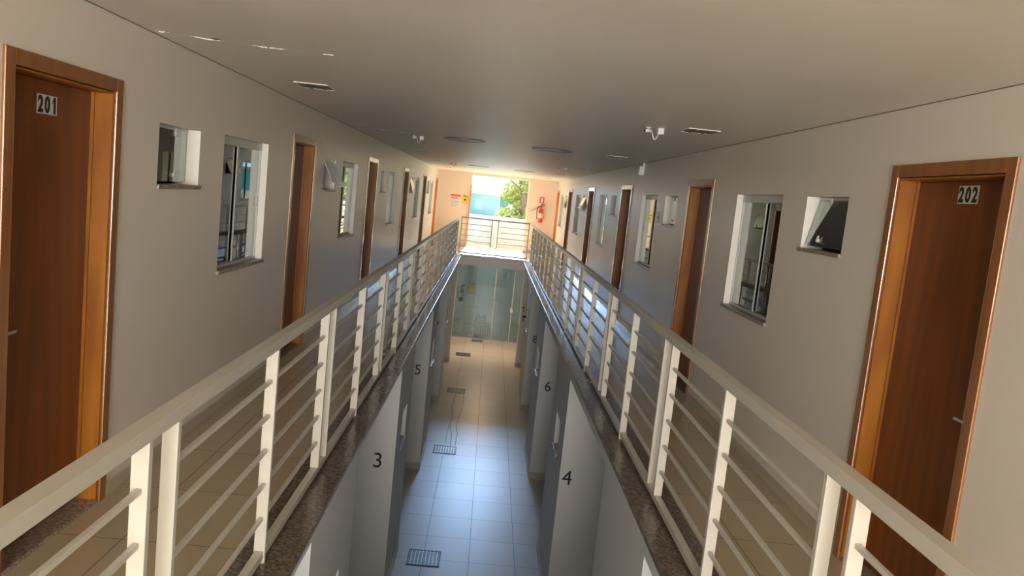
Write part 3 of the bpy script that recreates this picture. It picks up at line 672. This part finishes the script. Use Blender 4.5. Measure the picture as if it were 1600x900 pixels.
for y, w_ in ((10.3, 'middle'), (19.7, 'far')):
    round_light(-0.45, y, 'round bluish ceiling fixture, left one of the %s pair' % w_); round_light(0.71, y + 0.2, 'round bluish ceiling fixture, right one of the %s pair' % w_)
def camera_device(x, y, label):
    t = thing('ceiling_camera', (x, y, HC), label, 'ceiling camera', 'small white ceiling cameras')
    MB().box(x + .045, x + .095, y - .03, y + .03, HC - .05, HC - .001, bevel=0.004).build('junction_box', 'pvc', t)
    mb = MB(); mb.cyl((x - .055, y + .0, HC - .03), (x + .0, y + .02, HC - .026), 0.013); mb.cyl((x - .03, y + .01, HC - .03), (x - .03, y + .01, HC), 0.007); mb.cyl((x - .03, y + .01, HC - .008), (x - .03, y + .01, HC), 0.022)
    mb.build('camera_body', 'pvc', t)
    MB().cyl((x - .060, y - .002, HC - .0305), (x - .055, y - .0, HC - .03), 0.010).build('lens', 'black', t)
    MB().tube([(x + .0, y + .02, HC - .028), (x + .01, y + .015, HC - .05), (x + .02, y, HC - .085), (x + .032, y, HC - .095), (x + .042, y, HC - .085), (x + .058, y, HC - .045)], 0.0045).build('cable', 'pvc', t)
for x, y, lb in ((1.22, 6.42, 'white ceiling camera with a drooping cable, nearest, over the right walkway edge'), (1.27, 15.45, 'small white ceiling camera far along the right side'),
                 (-1.10, 10.6, 'small white ceiling camera over the left walkway edge, nearer one'), (-1.08, 19.4, 'small white ceiling camera far along the left side')):
    camera_device(x, y, lb)
t = thing('emergency_light', (XR, 11.35, 2.36), 'white box lamp fixed high on the right wall under the ceiling', 'emergency light')
MB().box(XR - 0.075, XR - 0.001, 11.26, 11.42, 2.29, 2.42, bevel=0.01).build('housing', 'pvc', t)
MB().box(XR - 0.02, XR - 0.0, 11.30, 11.38, 2.42, HC).build('bracket', 'grey', t)
MB().box(XR - 0.082, XR - 0.074, 11.28, 11.40, 2.305, 2.36, bevel=0.002).build('lens', 'paper', t)
t = thing('room_sign', (XR, 9.93, 1.73), 'small white sign with black symbols between two right-hand windows', 'sign')
MB().box(XR - 0.006, XR - 0.0005, 9.76, 10.08, 1.66, 1.81, bevel=0.001).build('sign_board', 'pvc', t)
mb = MB(); mb.cyl((XR - .009, 9.90, 1.775), (XR - .006, 9.90, 1.775), 0.009); mb.box(XR - .009, XR - .006, 9.892, 9.908, 1.71, 1.755)
mb.cyl((XR - .009, 9.97, 1.735), (XR - .006, 9.97, 1.735), 0.016); mb.build('symbols', 'black', t)
# plaster damage
def crack(pts, label, seed, w=0.03):
    """ragged flakes of paint hanging a few millimetres below a plasterboard joint"""
    mb = MB(); rnd = random.Random(seed); n = 90
    def at(t):
        f = t * (len(pts) - 1); i = min(int(f), len(pts) - 2); f -= i
        return Vector((pts[i][0] * (1 - f) + pts[i + 1][0] * f, pts[i][1] * (1 - f) + pts[i + 1][1] * f))
    dr = [0.0]
    for k in range(n): dr.append(dr[-1] * 0.8 + rnd.uniform(-.008, .008))
    hang = [max(0.0, 0.0035 * math.sin(k * .21 + 1) + rnd.uniform(-.001, .003)) + 0.0006 for k in range(n + 1)]
    for k in range(n):
        if rnd.random() < 0.12: continue
        p, q = at(k / n), at((k + 1) / n); a, b = w * rnd.uniform(.5, 1.6), w * rnd.uniform(.5, 1.6)
        mb.quad((p.x, p.y + dr[k] + a, HC - .0004), (q.x, q.y + dr[k + 1] + b, HC - .0004), (q.x, q.y + dr[k + 1], HC - hang[k + 1]), (p.x, p.y + dr[k], HC - hang[k]), 'ceiling')
        mb.quad((p.x, p.y + dr[k], HC - hang[k]), (q.x, q.y + dr[k + 1], HC - hang[k + 1]), (q.x, q.y + dr[k + 1] - .002, HC), (p.x, p.y + dr[k] - .002, HC), 'crack')
    for k in (36, 37, 38, 39, 40):
        p, q = at(k / n), at((k + 1) / n)
        mb.quad((p.x, p.y + dr[k] - .05, HC - .0006), (q.x, q.y + dr[k + 1] - .05, HC - .0006), (q.x, q.y + dr[k + 1] - .01, HC - .0006), (p.x, p.y + dr[k] - .01, HC - .0006), 'crackdark')
    tag(mb.build('peeling_plaster', 'crack', normals=False), label, 'ceiling crack')
crack([(-1.86, 4.30), (-1.72, 4.35), (-1.50, 4.40), (-1.27, 4.45), (-0.96, 4.48)], 'peeling ragged plaster seam across the ceiling above the left wall, near', 3)
crack([(-1.88, 9.2), (-1.67, 9.6), (-1.50, 10.1), (-1.22, 10.25)], 'flaking plaster patch on the ceiling farther along the left wall', 5, 0.06)

# ---------------------------------------------------------------- on the end wall
t = thing('poster', (-1.27, YE - 0.004, 1.5), 'white poster with red heading on the left of the end wall', 'poster')
MB().box(-1.46, -1.08, YE - 0.006, YE - 0.001, 1.26, 1.72).build('sheet', 'paper', t)
mb = MB(); mb.box(-1.44, -1.10, YE - 0.009, YE - 0.006, 1.62, 1.69); mb.box(-1.41, -1.20, YE - 0.009, YE - 0.006, 1.54, 1.58); mb.build('red_heading', 'paperred', t)
mb = MB()
for k in range(4): mb.box(-1.42, -1.14 - 0.03 * (k % 2), YE - 0.008, YE - 0.006, 1.45 - k * .05, 1.465 - k * .05)
mb.build('grey_lines', 'grey', t)
t = thing('poster', (-0.94, YE - 0.004, 1.6), 'yellow notice beside the balcony opening on the end wall', 'poster')
MB().box(-1.05, -0.85, YE - 0.006, YE - 0.001, 1.42, 1.71).build('sheet', 'yellow', t)
mb = MB(); mb.box(-1.02, -0.88, YE - 0.009, YE - 0.006, 1.65, 1.67); mb.cyl((-0.95, YE - .009, 1.54), (-0.95, YE - .006, 1.54), 0.035); mb.build('black_print', 'iron', t)
t = thing('extinguisher_sign', (1.62, YE - 0.004, 1.79), 'red and white fire sign on the right of the end wall', 'sign')
MB().box(1.54, 1.70, YE - 0.008, YE - 0.001, 1.69, 1.89).build('sign_board', 'red', t)
MB().box(1.585, 1.655, YE - 0.011, YE - 0.008, 1.72, 1.86).build('white_symbol', 'paper', t)
e = extinguisher('fire_extinguisher', (1.62, YE - 0.10, 1.04), 'red fire extinguisher hung on the end wall right of the opening', sc=1.05)
t = thing('wall_bracket', (1.45, YE, 1.5), 'grey slanting rod on the end wall beside the red extinguisher', 'bracket')
MB().cyl((1.27, YE - 0.05, 1.38), (1.60, YE - 0.05, 1.57), 0.016).build('rod', 'grey', t)
MB().box(1.585, 1.625, YE - 0.07, YE, 1.55, 1.60).build('mount', 'grey', t)

# ---------------------------------------------------------------- outside
struct(MB().box(-60, 60, 28.7, 120, -3.6, -3.4), 'ground', 'leafy', 'green ground beyond the balcony', 'ground')
b = thing('building', (-3.5, 46, -3.4), 'pale blue building seen through the balcony opening', 'building')
mb = MB(); PB = lambda u, v, w: (u, 46 + w, v)
holes = [(-5.0 + i * 1.3, -4.5 + i * 1.3, -1.9 + k * 2.7, -1.3 + k * 2.7) for i in range(4) for k in range(2)]
wall_plane(mb, PB, -9, 0.9, -3.4, 1.75, holes, 0.4, 'bluish'); mb.box(-9, 0.9, 46.4, 55, -3.4, 1.75, 'bluish'); mb.build('wall', 'bluish', b)
MB().box(-9.3, 1.1, 45.7, 55.3, 1.75, 1.95, bevel=0.03).build('roof', 'outwhite', b)
MB().box(-9.0, 0.95, 45.85, 46.0, -0.42, -0.28).build('ledge', 'outwhite', b)
for h in holes: MB().box(h[0], h[1], 46.15, 46.2, h[2], h[3]).build('window', 'bluewindow', b)
def tree(x, y, base, hgt, rad, nleaf, seed, label):
    rnd = random.Random(seed); t = thing('leafy_tree', (x, y, base), label, 'tree')
    mb = MB(); mb.tube([(x, y, base), (x + .1, y, base + hgt * .35), (x - .05, y + .1, base + hgt * .6), (x, y, base + hgt * .85)], 0.16)
    for k in range(7):
        a = rnd.random() * 6.28; z = base + hgt * (.35 + .06 * k)
        mb.tube([(x, y, z), (x + rad * .4 * math.cos(a), y + rad * .4 * math.sin(a), z + .6), (x + rad * .8 * math.cos(a), y + rad * .8 * math.sin(a), z + 1.0)], 0.05, n=6)
    mb.build('trunk', 'bark', t)
    mb = MB(); cl = [(Vector((rnd.gauss(0, .45) * rad, rnd.gauss(0, .45) * rad, rnd.uniform(-.5, .5) * hgt * .75)), rnd.uniform(.35, .75) * rad * .6) for _ in range(26)]
    for k in range(nleaf):
        c, r_ = rnd.choice(cl); v = Vector((rnd.gauss(0, 1), rnd.gauss(0, 1), rnd.gauss(0, 1))).normalized() * r_ * rnd.random() ** .33
        p = Vector((x, y, base + hgt * .62)) + c + v; q = rnd.uniform(.06, .13)
        u = Vector((rnd.gauss(0, 1), rnd.gauss(0, 1), rnd.gauss(0, 1))).normalized(); w = u.orthogonal().normalized()
        mb.quad(p - u * q, p - w * q * .5, p + u * q, p + w * q * .5)
    mb.build('crown', 'leafy', t, normals=False)
tree(1.55, 38, -3.4, 8.0, 1.6, 26000, 4, 'leafy tree right of the blue building, nearer')
tree(4.2, 43, -3.4, 8.6, 2.2, 9000, 9, 'leafy tree behind the nearer tree, farther right')
for o in bpy.data.objects:
    if '_w' in o: del o['_w']
